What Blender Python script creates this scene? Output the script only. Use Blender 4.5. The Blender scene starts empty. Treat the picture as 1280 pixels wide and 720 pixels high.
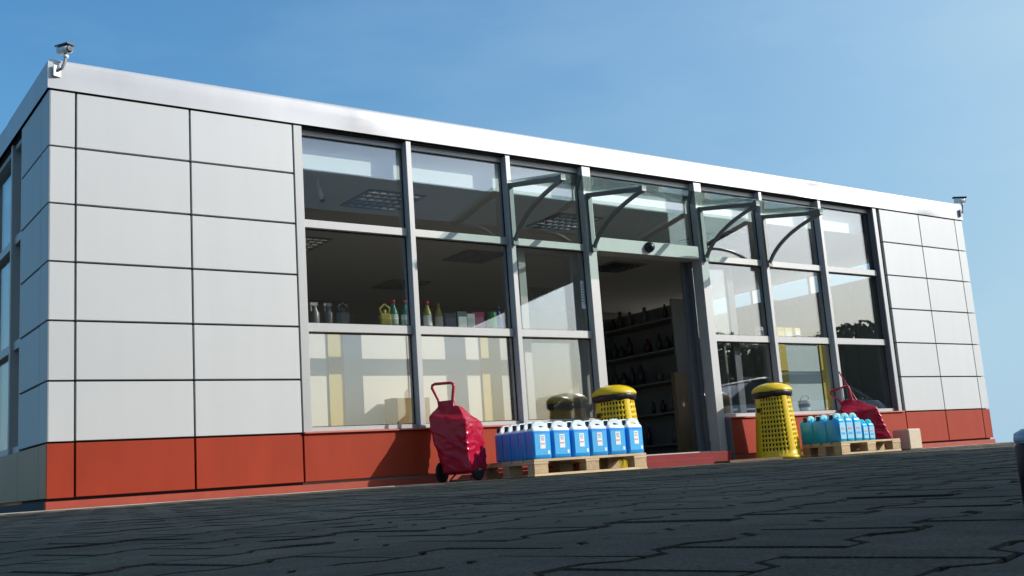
import bpy, bmesh, math, random
from mathutils import Vector, Matrix, noise
random.seed(7)
S = bpy.context.scene
COL = S.collection

# ------------------------------------------------------------------ camera
CAM = Vector((-1.6237, -7.7083, -0.0642))
cR = Vector((0.81461777, -0.57584806, -0.06925958))
cU = Vector((-0.04565752, -0.18271083, 0.98210597))
cF = Vector((0.5781983, 0.79687876, 0.17513128))
cd = bpy.data.cameras.new('camera')
cam = bpy.data.objects.new('camera', cd); COL.objects.link(cam)
m = Matrix((cR, cU, -cF)).transposed().to_4x4(); m.translation = CAM
cam.matrix_world = m
cd.sensor_width = 36; cd.lens = 1324.075 / 1280 * 36
cd.clip_start = 0.02; cd.clip_end = 2000
S.camera = cam

# ------------------------------------------------------------------ sky, sun, exposure
SUN = Vector((1.30, -1.0, 0.87)).normalized()
el = math.asin(SUN.z); az = math.atan2(SUN.x, SUN.y)
W = bpy.data.worlds.new('World'); S.world = W; W.use_nodes = True
wn = W.node_tree.nodes; wl = W.node_tree.links
sky = wn.new('ShaderNodeTexSky'); sky.sky_type = 'NISHITA'; sky.sun_disc = False
sky.sun_elevation = el; sky.sun_rotation = az
sky.altitude = 0; sky.air_density = 1.5; sky.dust_density = 3.0; sky.ozone_density = 10.0
bg = wn['Background']; bg.inputs[1].default_value = 0.143
# pale even haze low over the whole horizon
tcw = wn.new('ShaderNodeTexCoord'); sxw = wn.new('ShaderNodeSeparateXYZ'); wl.new(tcw.outputs['Generated'], sxw.inputs[0])
def wmath(op, a, b=None):
    q = wn.new('ShaderNodeMath'); q.operation = op
    for i, x in enumerate((a, b)):
        if x is None: continue
        if isinstance(x, (int, float)): q.inputs[i].default_value = x
        else: wl.new(x, q.inputs[i])
    return q.outputs[0]
hz = wmath('MULTIPLY', wmath('POWER', 2.71828, wmath('MULTIPLY', wmath('ABSOLUTE', sxw.outputs[2]), -1 / .13)), .95)
mxw = wn.new('ShaderNodeMix'); mxw.data_type = 'RGBA'; mxw.inputs[7].default_value = (2.5, 3.7, 4.6, 1)
# and more of it towards the sun, as forward-scattering haze does
dtw = wn.new('ShaderNodeVectorMath'); dtw.operation = 'DOT_PRODUCT'; wl.new(tcw.outputs['Generated'], dtw.inputs[0]); dtw.inputs[1].default_value = SUN
fs = wmath('MULTIPLY', wmath('POWER', wmath('MULTIPLY_ADD', dtw.outputs['Value'], .5), 5.5), 3.2)
fs.node.inputs[0].links[0].from_node.inputs[0].links[0].from_node.inputs[2].default_value = .5
mpw = wn.new('ShaderNodeMapping'); mpw.inputs['Scale'].default_value = (2.2, 2.2, 7); mpw.inputs['Rotation'].default_value = (.35, .2, .5); wl.new(tcw.outputs['Generated'], mpw.inputs[0])
czw = wn.new('ShaderNodeTexNoise'); czw.inputs['Scale'].default_value = 1.6; czw.inputs['Detail'].default_value = 7; czw.inputs['Roughness'].default_value = .55; wl.new(mpw.outputs[0], czw.inputs['Vector'])
cir = wn.new('ShaderNodeMapRange'); cir.inputs[1].default_value = .48; cir.inputs[2].default_value = .80; cir.inputs[3].default_value = 0; cir.inputs[4].default_value = .16; wl.new(czw.outputs[0], cir.inputs[0])
hf = wmath('MINIMUM', wmath('ADD', wmath('ADD', hz, fs), cir.outputs[0]), .92)
tint = wn.new('ShaderNodeMix'); tint.data_type = 'RGBA'; tint.blend_type = 'MULTIPLY'; tint.inputs[0].default_value = 1; tint.inputs[7].default_value = (.62, .985, 1, 1)
wl.new(sky.outputs[0], tint.inputs[6]); wl.new(wmath('SUBTRACT', 1.0, wmath('MINIMUM', fs, 1.0)), tint.inputs[0])
wl.new(hf, mxw.inputs[0]); wl.new(tint.outputs[2], mxw.inputs[6])
lig = wn.new('ShaderNodeMix'); lig.data_type = 'RGBA'; lig.blend_type = 'LIGHTEN'; lig.inputs[0].default_value = 1
wl.new(mxw.outputs[2], lig.inputs[6]); wl.new(tint.outputs[2], lig.inputs[7]); wl.new(lig.outputs[2], bg.inputs[0])
sl = bpy.data.lights.new('sun', 'SUN'); sl.energy = 4.0; sl.angle = math.radians(0.5); sl.color = (1, .95, .87)
so = bpy.data.objects.new('sun', sl); COL.objects.link(so)
so.rotation_euler = (-SUN).to_track_quat('-Z', 'Y').to_euler(); so.location = SUN * 30
S.view_settings.view_transform = 'Standard'; S.view_settings.look = 'None'
S.view_settings.exposure = 0.32; S.view_settings.gamma = 1

# ------------------------------------------------------------------ materials
def mat(name, col, rough=.5, metal=0., bump=0., bscale=30., var=0., vscale=3., spec=.5, trans=0., coat=0., rnd=0.):
    M = bpy.data.materials.new(name); M.use_nodes = True
    n = M.node_tree.nodes; l = M.node_tree.links; b = n['Principled BSDF']
    b.inputs['Base Color'].default_value = (*col, 1); b.inputs['Roughness'].default_value = rough
    b.inputs['Metallic'].default_value = metal; b.inputs['Specular IOR Level'].default_value = spec
    b.inputs['Transmission Weight'].default_value = trans; b.inputs['Coat Weight'].default_value = coat
    tc = n.new('ShaderNodeTexCoord')
    if var or rnd:
        nz = n.new('ShaderNodeTexNoise'); nz.inputs['Scale'].default_value = vscale; nz.inputs['Detail'].default_value = 6
        l.new(tc.outputs['Object'], nz.inputs['Vector'])
        mr = n.new('ShaderNodeMapRange'); mr.inputs[3].default_value = 1 - var; mr.inputs[4].default_value = 1 + var
        l.new(nz.outputs[0], mr.inputs[0]); out = mr.outputs[0]
        if rnd:
            oi = n.new('ShaderNodeObjectInfo'); m2 = n.new('ShaderNodeMapRange')
            m2.inputs[3].default_value = 1 - rnd; m2.inputs[4].default_value = 1 + rnd
            l.new(oi.outputs['Random'], m2.inputs[0])
            mm = n.new('ShaderNodeMath'); mm.operation = 'MULTIPLY'; l.new(out, mm.inputs[0]); l.new(m2.outputs[0], mm.inputs[1]); out = mm.outputs[0]
        vm = n.new('ShaderNodeVectorMath'); vm.operation = 'SCALE'; vm.inputs[0].default_value = col
        l.new(out, vm.inputs['Scale']); l.new(vm.outputs[0], b.inputs['Base Color'])
    if bump:
        nb = n.new('ShaderNodeTexNoise'); nb.inputs['Scale'].default_value = bscale; nb.inputs['Detail'].default_value = 4
        l.new(tc.outputs['Object'], nb.inputs['Vector'])
        bp = n.new('ShaderNodeBump'); bp.inputs['Strength'].default_value = min(1, bump); bp.inputs['Distance'].default_value = .01 * max(1, bump)
        l.new(nb.outputs[0], bp.inputs['Height']); l.new(bp.outputs[0], b.inputs['Normal'])
    return M

def glass(name, tint, f0, rough=0.0, wav=0.0):
    """thin architectural glass: transparent body with a Schlick mirror coat (same for every ray)"""
    M = bpy.data.materials.new(name); M.use_nodes = True
    n = M.node_tree.nodes; l = M.node_tree.links; n.remove(n['Principled BSDF'])
    tr = n.new('ShaderNodeBsdfTransparent'); tr.inputs[0].default_value = (*tint, 1)
    gl = n.new('ShaderNodeBsdfGlossy'); gl.inputs['Roughness'].default_value = rough
    lw = n.new('ShaderNodeLayerWeight'); lw.inputs[0].default_value = .5
    pw = n.new('ShaderNodeMath'); pw.operation = 'POWER'; pw.inputs[1].default_value = 5; l.new(lw.outputs['Facing'], pw.inputs[0])
    ma = n.new('ShaderNodeMath'); ma.operation = 'MULTIPLY_ADD'; ma.inputs[1].default_value = 1 - f0; ma.inputs[2].default_value = f0
    l.new(pw.outputs[0], ma.inputs[0])
    mx = n.new('ShaderNodeMixShader'); l.new(ma.outputs[0], mx.inputs[0]); l.new(tr.outputs[0], mx.inputs[1]); l.new(gl.outputs[0], mx.inputs[2])
    l.new(mx.outputs[0], n['Material Output'].inputs['Surface'])
    if wav:
        tc = n.new('ShaderNodeTexCoord'); nb = n.new('ShaderNodeTexNoise'); nb.inputs['Scale'].default_value = 1.3; nb.inputs['Detail'].default_value = 1
        l.new(tc.outputs['Object'], nb.inputs['Vector'])
        bp = n.new('ShaderNodeBump'); bp.inputs['Strength'].default_value = wav; bp.inputs['Distance'].default_value = .01
        l.new(nb.outputs[0], bp.inputs['Height']); l.new(bp.outputs[0], gl.inputs['Normal'])
    return M

def paver_mat(name, col):
    M = mat(name, col, rough=.85, spec=.12)
    n = M.node_tree.nodes; l = M.node_tree.links; b = n['Principled BSDF']
    ge = n.new('ShaderNodeNewGeometry')
    def noise(sc, det=4):
        a = n.new('ShaderNodeTexNoise'); a.inputs['Scale'].default_value = sc; a.inputs['Detail'].default_value = det
        l.new(ge.outputs['Position'], a.inputs['Vector']); return a
    a = noise(1.1, 5); c = noise(260, 3); d = noise(14, 5)
    def mr(x, lo, hi, a0=0., a1=1.):
        q = n.new('ShaderNodeMapRange'); q.inputs[1].default_value = a0; q.inputs[2].default_value = a1
        q.inputs[3].default_value = lo; q.inputs[4].default_value = hi; l.new(x, q.inputs[0]); return q.outputs[0]
    def mul(x, y):
        q = n.new('ShaderNodeMath'); q.operation = 'MULTIPLY'; l.new(x, q.inputs[0]); l.new(y, q.inputs[1]); return q.outputs[0]
    at = n.new('ShaderNodeObjectInfo')
    f = mul(mul(mr(a.outputs[0], .62, 1.38, .3, .7), mr(c.outputs[0], .55, 1.5, .3, .7)), mul(mr(d.outputs[0], .82, 1.18, .3, .7), mr(at.outputs['Random'], .9, 1.1)))
    vm = n.new('ShaderNodeVectorMath'); vm.operation = 'SCALE'; vm.inputs[0].default_value = col
    l.new(f, vm.inputs['Scale']); l.new(vm.outputs[0], b.inputs['Base Color'])
    bp = n.new('ShaderNodeBump'); bp.inputs['Strength'].default_value = .5; bp.inputs['Distance'].default_value = .002
    l.new(c.outputs[0], bp.inputs['Height']); l.new(bp.outputs[0], b.inputs['Normal'])
    return M

M = {}
M['silver'] = mat('silver_panel', (.50, .505, .50), rough=.55, metal=.15, spec=.35, bump=.12, bscale=1.6, var=.03, vscale=2, rnd=.03)
M['fascia'] = mat('fascia_sheet', (.47, .47, .475), rough=.46, metal=.25, spec=.4, bump=.5, bscale=1.1)
M['orange'] = mat('orange_panel', (.325, .036, .0125), rough=.55, spec=.2, bump=.08, bscale=1.5, var=.05, vscale=4, rnd=.03)
M['orange_dusty'] = mat('orange_plinth', (.34, .046, .020), rough=.7, var=.25, vscale=9)
M['taupe'] = mat('taupe_panel', (.36, .20, .10), rough=.5, var=.06)
M['dark'] = mat('dark_joint', (.012, .012, .016), rough=.7)
M['alu'] = mat('aluminium_frame', (.41, .41, .40), rough=.45, metal=.25, var=.02)
M['alu_shade'] = mat('shaded_frame', (.10, .105, .12), rough=.5, metal=.1)  # darker copy of the aluminium, shade put into its colour
M['mull_body'] = mat('mullion_body', (.36, .38, .42), rough=.5, metal=.1)
M['bracket'] = mat('bracket_steel', (.17, .18, .18), rough=.45, metal=.4)
M['glass'] = glass('window_glass', (.97, .98, .972), .14, wav=.05)
M['glass_canopy'] = glass('canopy_glass', (.74, .84, .81), .06)
M['white'] = mat('white_plastic', (.75, .76, .76), rough=.4)
M['black'] = mat('black_plastic', (.012, .012, .014), rough=.3)
M['rubber'] = mat('black_rubber', (.02, .02, .02), rough=.8)
M['lens'] = mat('lens_glass', (.01, .008, .01), rough=.08, coat=1)
M['cream'] = mat('cream_board', (.76, .70, .60), rough=.6, var=.05, vscale=2)
M['ochre'] = mat('ochre_board', (.60, .46, .18), rough=.6, var=.12, vscale=5)
M['paleblue'] = mat('pale_blue_board', (.45, .55, .56), rough=.5, var=.04)
M['ceiling'] = mat('ceiling_tile', (.55, .53, .50), rough=.9, var=.06)
M['intwall'] = mat('interior_wall', (.36, .34, .30), rough=.9, var=.05)
M['intfloor'] = mat('interior_floor', (.40, .36, .31), rough=.4, var=.1)
M['bulk'] = mat('bulkhead_white', (.62, .72, .70), rough=.7)
M['louvre'] = mat('louvre_metal', (.75, .76, .78), rough=.15, metal=1)
M['shelf'] = mat('shelf_grey', (.20, .19, .18), rough=.5)
M['wood_dark'] = mat('counter_wood', (.17, .11, .06), rough=.5, var=.2)
M['card'] = mat('cardboard', (.36, .25, .11), rough=.85, var=.08)
M['stone'] = mat('beige_block', (.50, .42, .30), rough=.85, bump=.3, bscale=60, var=.12, vscale=12)
M['wood'] = mat('pallet_wood', (.60, .45, .27), rough=.8, bump=.3, bscale=40, var=.25, vscale=9, rnd=.14)
M['wood_block'] = mat('pallet_block', (.50, .36, .21), rough=.9, bump=.6, bscale=90, var=.35, vscale=40, rnd=.1)
M['red_step'] = mat('red_painted_step', (.19, .018, .018), rough=.7, spec=.25, var=.2, vscale=8)
M['grate'] = mat('rusty_grate', (.13, .075, .045), rough=.8, var=.3, vscale=30)
M['sunlit_tone'] = mat('sunlit_strip', (.30, .29, .26), rough=.9, var=.2, vscale=12)
M['yellow'] = mat('yellow_plastic', (.74, .50, .005), rough=.32, var=.08, vscale=7)
M['bag'] = mat('black_bag', (.010, .010, .016), rough=.42, bump=.6, bscale=25)
M['bin_inner'] = mat('bin_liner', (.012, .010, .012), rough=.7)
M['vinyl'] = mat('crimson_vinyl', (.36, .006, .030), rough=.22, spec=.30, bump=.12, bscale=14, var=.08)
M['handle'] = mat('red_handle', (.42, .012, .022), rough=.35)
M['hub'] = mat('wheel_hub', (.22, .22, .23), rough=.5)
M['sand_edge'] = paver_mat('joint_sand_edge', (.048, .043, .034))
M['paver'] = paver_mat('grey_paver', (.115, .102, .076))
M['ground'] = paver_mat('ground', (.045, .047, .048))
M['sticker'] = mat('white_sticker', (.8, .8, .8), rough=.5)
M['ink'] = mat('dark_print', (.12, .14, .20), rough=.6)
M['ink_soft'] = mat('grey_print', (.34, .38, .46), rough=.6)
M['ink_red'] = mat('red_print', (.60, .25, .28), rough=.6)

def can_mat(name, liquid, top, fill, sss, rad):
    Mx = mat(name, liquid, rough=.28)
    n = Mx.node_tree.nodes; l = Mx.node_tree.links; b = n['Principled BSDF']
    tc = n.new('ShaderNodeTexCoord'); sx = n.new('ShaderNodeSeparateXYZ'); l.new(tc.outputs['Object'], sx.inputs[0])
    mr = n.new('ShaderNodeMapRange'); mr.inputs[1].default_value = fill - .006; mr.inputs[2].default_value = fill + .006
    l.new(sx.outputs[2], mr.inputs[0])
    mx = n.new('ShaderNodeMix'); mx.data_type = 'RGBA'; mx.inputs[6].default_value = (*liquid, 1); mx.inputs[7].default_value = (*top, 1)
    l.new(mr.outputs[0], mx.inputs[0]); l.new(mx.outputs[2], b.inputs['Base Color'])
    b.inputs['Subsurface Weight'].default_value = sss; b.inputs['Subsurface Radius'].default_value = rad; b.inputs['Subsurface Scale'].default_value = 1.0
    return Mx
M['can_blue'] = can_mat('blue_fluid_can', (.02, .29, .78), (.70, .77, .82), .222, .5, (.01, .06, .12))
M['can_cyan'] = can_mat('cyan_fluid_can', (.006, .38, .78), (.28, .62, .78), .246, .9, (.03, .12, .20))
M['lab_blue'] = mat('blue_label', (.06, .42, .78), rough=.35)
M['lab_cyan'] = mat('pale_label', (.30, .60, .74), rough=.35)
M['cap_blue'] = mat('dark_blue_cap', (.012, .02, .09), rough=.35)

def streaks(key, amt, sx, sz, lift=0.0):
    n = M[key].node_tree.nodes; l = M[key].node_tree.links; b = n['Principled BSDF']
    ge = n.new('ShaderNodeNewGeometry'); mp = n.new('ShaderNodeMapping'); mp.inputs['Scale'].default_value = (sx, sx, sz); l.new(ge.outputs['Position'], mp.inputs[0])
    nz = n.new('ShaderNodeTexNoise'); nz.inputs['Scale'].default_value = 1; nz.inputs['Detail'].default_value = 5; nz.inputs['Roughness'].default_value = .6; l.new(mp.outputs[0], nz.inputs['Vector'])
    mr = n.new('ShaderNodeMapRange'); mr.inputs[1].default_value = .35; mr.inputs[2].default_value = .7; mr.inputs[3].default_value = 1 + lift; mr.inputs[4].default_value = 1 - amt; l.new(nz.outputs[0], mr.inputs[0])
    vm = n.new('ShaderNodeVectorMath'); vm.operation = 'SCALE'
    if b.inputs['Base Color'].links: l.new(b.inputs['Base Color'].links[0].from_socket, vm.inputs[0])
    else: vm.inputs[0].default_value = b.inputs['Base Color'].default_value[:3]
    l.new(mr.outputs[0], vm.inputs['Scale']); l.new(vm.outputs[0], b.inputs['Base Color'])
streaks('silver', .03, 7, .6); streaks('fascia', .05, 5, 1.2); streaks('alu', .05, 14, .8); streaks('orange', .10, 7, 1.5, .04); streaks('yellow', .14, 12, 6); streaks('wood', .2, 5, 40)

# ------------------------------------------------------------------ geometry helpers
class MB:
    def __init__(s): s.v = []; s.f = []; s.sm = []
    def add(s, vs, fs, smooth=False):
        o = len(s.v); s.v += [tuple(p) for p in vs]; s.f += [tuple(i + o for i in f) for f in fs]; s.sm += [smooth] * len(fs); return s
    def box(s, x0, x1, y0, y1, z0, z1, c=0.0):
        x0, x1 = sorted((x0, x1)); y0, y1 = sorted((y0, y1)); z0, z1 = sorted((z0, z1))
        if c <= 0:
            v = [(x, y, z) for z in (z0, z1) for y in (y0, y1) for x in (x0, x1)]
            return s.add(v, [(0, 2, 3, 1), (4, 5, 7, 6), (0, 1, 5, 4), (2, 6, 7, 3), (0, 4, 6, 2), (1, 3, 7, 5)])
        v = []; idx = {}
        for ax in range(3):
            for sx in (0, 1):
                for sy in (0, 1):
                    for sz in (0, 1):
                        k = [sx, sy, sz]; p = []
                        for i, (a, b) in enumerate(((x0, x1), (y0, y1), (z0, z1))):
                            p.append((a if k[i] == 0 else b) if i == ax else (a + c if k[i] == 0 else b - c))
                        idx[(ax, sx, sy, sz)] = len(v); v.append(tuple(p))
        f = []
        for ax in range(3):
            o = [i for i in range(3) if i != ax]
            for sd in (0, 1):
                q = []
                for a, b in ((0, 0), (1, 0), (1, 1), (0, 1)):
                    k = [0, 0, 0]; k[ax] = sd; k[o[0]] = a; k[o[1]] = b; q.append(idx[(ax, *k)])
                f.append(tuple(q))
        for ax in range(3):      # edges along ax
            o = [i for i in range(3) if i != ax]
            for a in (0, 1):
                for b in (0, 1):
                    def I(t, face):
                        k = [0, 0, 0]; k[ax] = t; k[o[0]] = a; k[o[1]] = b; return idx[(face, *k)]
                    f.append((I(0, o[0]), I(1, o[0]), I(1, o[1]), I(0, o[1])))
        for sx in (0, 1):
            for sy in (0, 1):
                for sz in (0, 1): f.append(tuple(idx[(a, sx, sy, sz)] for a in range(3)))
        return s.add(v, f)
    def prism(s, poly, z0, z1, smooth=False):
        k = len(poly); v = [(x, y, z0) for x, y in poly] + [(x, y, z1) for x, y in poly]
        f = [tuple(range(k))[::-1], tuple(range(k, 2 * k))] + [(i, (i + 1) % k, k + (i + 1) % k, k + i) for i in range(k)]
        return s.add(v, f, smooth)
    def rings(s, rs, cap0=True, cap1=True, smooth=True):
        k = len(rs[0]); v = [p for r in rs for p in r]; f = []
        for j in range(len(rs) - 1):
            for i in range(k): f.append((j * k + i, j * k + (i + 1) % k, (j + 1) * k + (i + 1) % k, (j + 1) * k + i))
        if cap0: f.append(tuple(range(k))[::-1])
        if cap1: f.append(tuple((len(rs) - 1) * k + i for i in range(k)))
        return s.add(v, f, smooth)
    def lathe(s, prof, n=24, c=(0, 0, 0), ax=None, smooth=True, cap0=True, cap1=True):
        q = Matrix.Identity(3) if ax is None else Vector((0, 0, 1)).rotation_difference(Vector(ax)).to_matrix()
        C = Vector(c); rs = []
        for r, z in prof: rs.append([tuple(C + q @ Vector((r * math.cos(2 * math.pi * i / n), r * math.sin(2 * math.pi * i / n), z))) for i in range(n)])
        return s.rings(rs, cap0, cap1, smooth)
    def tube(s, pts, r, n=10, closed=False, sq=None):
        pts = [Vector(p) for p in pts]; rs = []; up = None
        for i, p in enumerate(pts):
            if closed: t = pts[(i + 1) % len(pts)] - pts[i - 1]
            else: t = pts[min(i + 1, len(pts) - 1)] - pts[max(i - 1, 0)]
            t.normalize()
            if up is None: up = Vector((0, 0, 1)) if abs(t.z) < .9 else Vector((0, 1, 0))
            a = t.cross(up)
            if a.length < 1e-4: a = t.cross(Vector((1, 0, 0)))
            a.normalize(); b = a.cross(t).normalized(); up = b
            rr = r[i] if isinstance(r, (list, tuple)) else r
            if sq: rs.append([tuple(p + a * x * sq[0] / 2 + b * y * sq[1] / 2) for x, y in ((-1, -1), (1, -1), (1, 1), (-1, 1))])
            else: rs.append([tuple(p + (a * math.cos(2 * math.pi * k / n) + b * math.sin(2 * math.pi * k / n)) * rr) for k in range(n)])
        if closed: rs.append(rs[0]); return s.rings(rs, False, False, not sq)
        return s.rings(rs, True, True, not sq)
    def mesh(s, name):
        me = bpy.data.meshes.new(name); me.from_pydata(s.v, [], s.f); me.update()
        bm = bmesh.new(); bm.from_mesh(me); bmesh.ops.recalc_face_normals(bm, faces=bm.faces); bm.to_mesh(me); bm.free()
        me.polygons.foreach_set('use_smooth', s.sm[:len(me.polygons)]); return me
    def build(s, name, material, parent=None, loc=None):
        o = bpy.data.objects.new(name, s.mesh(name)); COL.objects.link(o)
        o.data.materials.append(M[material] if isinstance(material, str) else material)
        if parent: o.parent = parent
        if loc: o.location = loc
        return o

def B(name, m_, parent, *a, c=0.0): return MB().box(*a, c=c).build(name, m_, parent)
def empty(name, loc=(0, 0, 0), rz=0, parent=None):
    o = bpy.data.objects.new(name, None); COL.objects.link(o); o.location = loc; o.rotation_euler = (0, 0, rz); o.empty_display_size = .1
    if parent: o.parent = parent
    return o
def tag(o, label, cat, group=None):
    o['label'] = label; o['category'] = cat
    if group: o['group'] = group
    return o
def copy_tree(o, parent=None):
    c = o.copy(); COL.objects.link(c); c.parent = parent
    for ch in list(o.children): copy_tree(ch, c)
    return c
def G(v):  # paved ground height: drains away from the shop
    return -.07 + .0115 * max(-9., min(0., v))

# ------------------------------------------------------------------ ground
gm = MB()
vs = [-220, -60, -20, -9, -6, -3, 0, 20, 220]
us = [-220, -40, -10, 5, 20, 60, 220]
gm.add([(u, v, G(v) - .010) for v in vs for u in us], [(j * 7 + i, j * 7 + i + 1, (j + 1) * 7 + i + 1, (j + 1) * 7 + i) for j in range(8) for i in range(6)])
ground = gm.build('ground', 'sand_edge'); ground['kind'] = 'structure'

# double-T concrete pavers laid on a grid turned about 16 degrees to the shop
th = math.radians(74); E1 = Vector((math.sin(th), math.cos(th), 0)); E2 = Vector((-math.cos(th), math.sin(th), 0))
LP, PP = .200, .165
def half_outline(inset):
    fa, wa = .0975 - inset, .0675 - inset; h = LP / 2 - inset
    r = [(-h, fa), (-.065 - inset * .4, fa), (-.035 - inset * .4, wa), (.035 + inset * .4, wa), (.065 + inset * .4, fa), (h, fa)]
    return r + [(-a, -b) for a, b in r]
o0 = half_outline(.0024); o1 = half_outline(.0046)
def paver_geo():
    mb = MB(); k = 12
    v = [(a, b, -.03) for a, b in o0] + [(a, b, -.0028) for a, b in o0] + [(a, b, 0) for a, b in o1]
    f = [tuple(range(2 * k, 3 * k))] + [(i, (i + 1) % k, k + (i + 1) % k, k + i) for i in range(k)] + [(k + i, k + (i + 1) % k, 2 * k + (i + 1) % k, 2 * k + i) for i in range(k)]
    return mb.add(v, f)
pg = paver_geo(); pav_me = pg.mesh('paver'); pav_me.materials.append(M['paver']); pav_me.materials.append(M['sand_edge'])
pav_me.polygons.foreach_set('material_index', [0] + [1] * 24)  # sides and chamfers take the darker colour, tops keep the paver grey
cells = []
for i in range(-20, 100):
    for j in range(-30, 90):
        p = CAM + E1 * (i * PP * 0 + j * LP + (LP / 2 if i % 2 else 0)) + E2 * ((i - 30) * PP)
        if -3.2 < p.x < 14.5 and -8.6 < p.y < -.16: cells.append(p)
def seen(p):
    d = p - CAM; f = d.dot(cF)
    if f < .25: return None
    x = d.dot(cR) / f * 1324 + 640; y = 360 - d.dot(cU) / f * 1324
    return f if -60 < x < 1340 and y < 735 else None
near = sorted([(seen(p), k) for k, p in enumerate(cells) if seen(p)])[:300]
nearset = {k for _, k in near}
rotp = Matrix((E1, E2, Vector((0, 0, 1)))).transposed()
tilt = math.atan(.0115)
rest = MB(); pr = random.Random(3)
for k, p in enumerate(cells):
    z = G(p.y) + pr.uniform(-.0014, .0014)
    tx, ty = pr.gauss(0, .0035), pr.gauss(0, .0035); tr_ = pr.gauss(0, .008)
    R3 = Matrix.Rotation(tilt, 3, 'X') @ rotp @ Matrix.Rotation(tr_, 3, 'Z') @ Matrix.Rotation(tx, 3, 'X') @ Matrix.Rotation(ty, 3, 'Y')
    if k in nearset:
        o = bpy.data.objects.new('paver', pav_me); COL.objects.link(o); o.parent = ground
        mm = R3.to_4x4(); mm.translation = (p.x, p.y, z); o.matrix_local = mm
    else:
        rest.add([R3 @ Vector(q) + Vector((p.x, p.y, z)) for q in pg.v], pg.f)
ro = rest.build('paver_field', 'paver', ground); ro.data.materials.append(M['sand_edge'])
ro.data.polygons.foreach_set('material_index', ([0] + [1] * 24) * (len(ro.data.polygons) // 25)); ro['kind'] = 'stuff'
for o_, mm_ in ((ground, 'ground'),): pass
kb = B('sunlit_strip', 'sunlit_tone', None, -1.5, 12.2, -.15, -.035, -.13, -.068, c=.006); kb['kind'] = 'structure'  # pale strip added to draw the sunlit ground line along the wall

# ------------------------------------------------------------------ the shop building
shop = empty('shop_building')
tag(shop, 'single-storey glass-fronted shop with silver wall panels above an orange base', 'building')
L = 11.51; ZB = .38; H = .42; ZT = ZB + 6 * H; ZF = 3.13; D = 6.0; g = .007; T = .035
DRY = -.064
# backing walls (dark, behind the open panel joints) and hidden sides
B('backing_wall', 'dark', shop, .03, 1.87, .036, .10, -.06, ZT + .1)
B('backing_wall', 'dark', shop, 9.66, L - .03, .036, .10, -.06, ZT + .1)
B('backing_wall', 'dark', shop, .036, .10, .10, .95, -.06, ZT + .1)
B('sill_wall', 'intwall', shop, 1.87, 5.0, .045, .14, -.06, ZB - .01)
B('sill_wall', 'intwall', shop, 6.50, 9.66, .045, .14, -.06, ZB - .01)
B('end_wall', 'dark', shop, L - .10, L - .036, .10, .95, -.06, ZT + .1)
B('end_base', 'silver', shop, L - .10, L - .002, .95, D, -.06, ZB - .004)
B('back_wall', 'intwall', shop, 0.002, L - .002, D, D + .12, -.06, ZT + .1)

def panel_row(name, material, u0, u1, z0, z1):
    B(name, material, shop, u0 + g, u1 - g, 0, T, z0 + g, z1 - g, c=.003)
def corner(name, material, side, z0, z1, wf=.183, ws=.24):
    r = .012
    if side == 0: poly = [(wf - g, 0), (r, 0), (r * .3, r * .3), (0, r), (0, ws - g), (T, ws - g), (T, T), (wf - g, T)]
    else: poly = [(L - wf + g, 0), (L - wf + g, T), (L - T, T), (L - T, ws - g), (L, ws - g), (L, r), (L - r * .3, r * .3), (L - r, 0)]
    MB().prism(poly, z0 + g, z1 - g).build(name, material, shop)
cols_l = [(.183, 1.017), (1.017, 1.868)]; cols_r = [(9.68, 10.51), (10.51, 11.327)]
for r in range(6):
    z0, z1 = ZB + r * H, ZB + (r + 1) * H
    corner('cladding_panel', 'silver', 0, z0, z1); corner('cladding_panel', 'silver', 1, z0, z1)
    for a, b in cols_l + cols_r: panel_row('cladding_panel', 'silver', a, b, z0, z1)
    B('cladding_panel', 'silver', shop, 0, T, .24 + g * .4, .95 - g, z0 + g, z1 - g, c=.003)
corner('base_panel', 'orange', 1, 0, ZB)
MB().prism([(.183 - g, 0), (.004, 0), (.004, T), (.183 - g, T)], g, ZB - g).build('base_panel', 'orange', shop)
for a, b in cols_l + cols_r: panel_row('base_panel', 'orange', a, b, 0, ZB)
for a, b in ((1.868, 3.42), (3.42, 4.915), (6.57, 8.10), (8.10, 9.68)): panel_row('base_panel', 'orange', a, b, 0, ZB)
for a, b in ((.004, .24), (.24, .95), (.95, 2.4), (2.4, 3.9), (3.9, D)):
    B('side_base_panel', 'taupe', shop, -.001, T, a + g * .4, b - g * .4, g, ZB - g, c=.003)
# low plinth strip under the panels
B('plinth', 'orange_dusty', shop, -.004, 4.90, -.012, .05, -.10, -.014)
B('plinth', 'orange_dusty', shop, 6.60, L + .004, -.012, .05, -.10, -.014)
B('side_plinth', 'dark', shop, .001, .05, .06, D, -.10, -.014)
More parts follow.
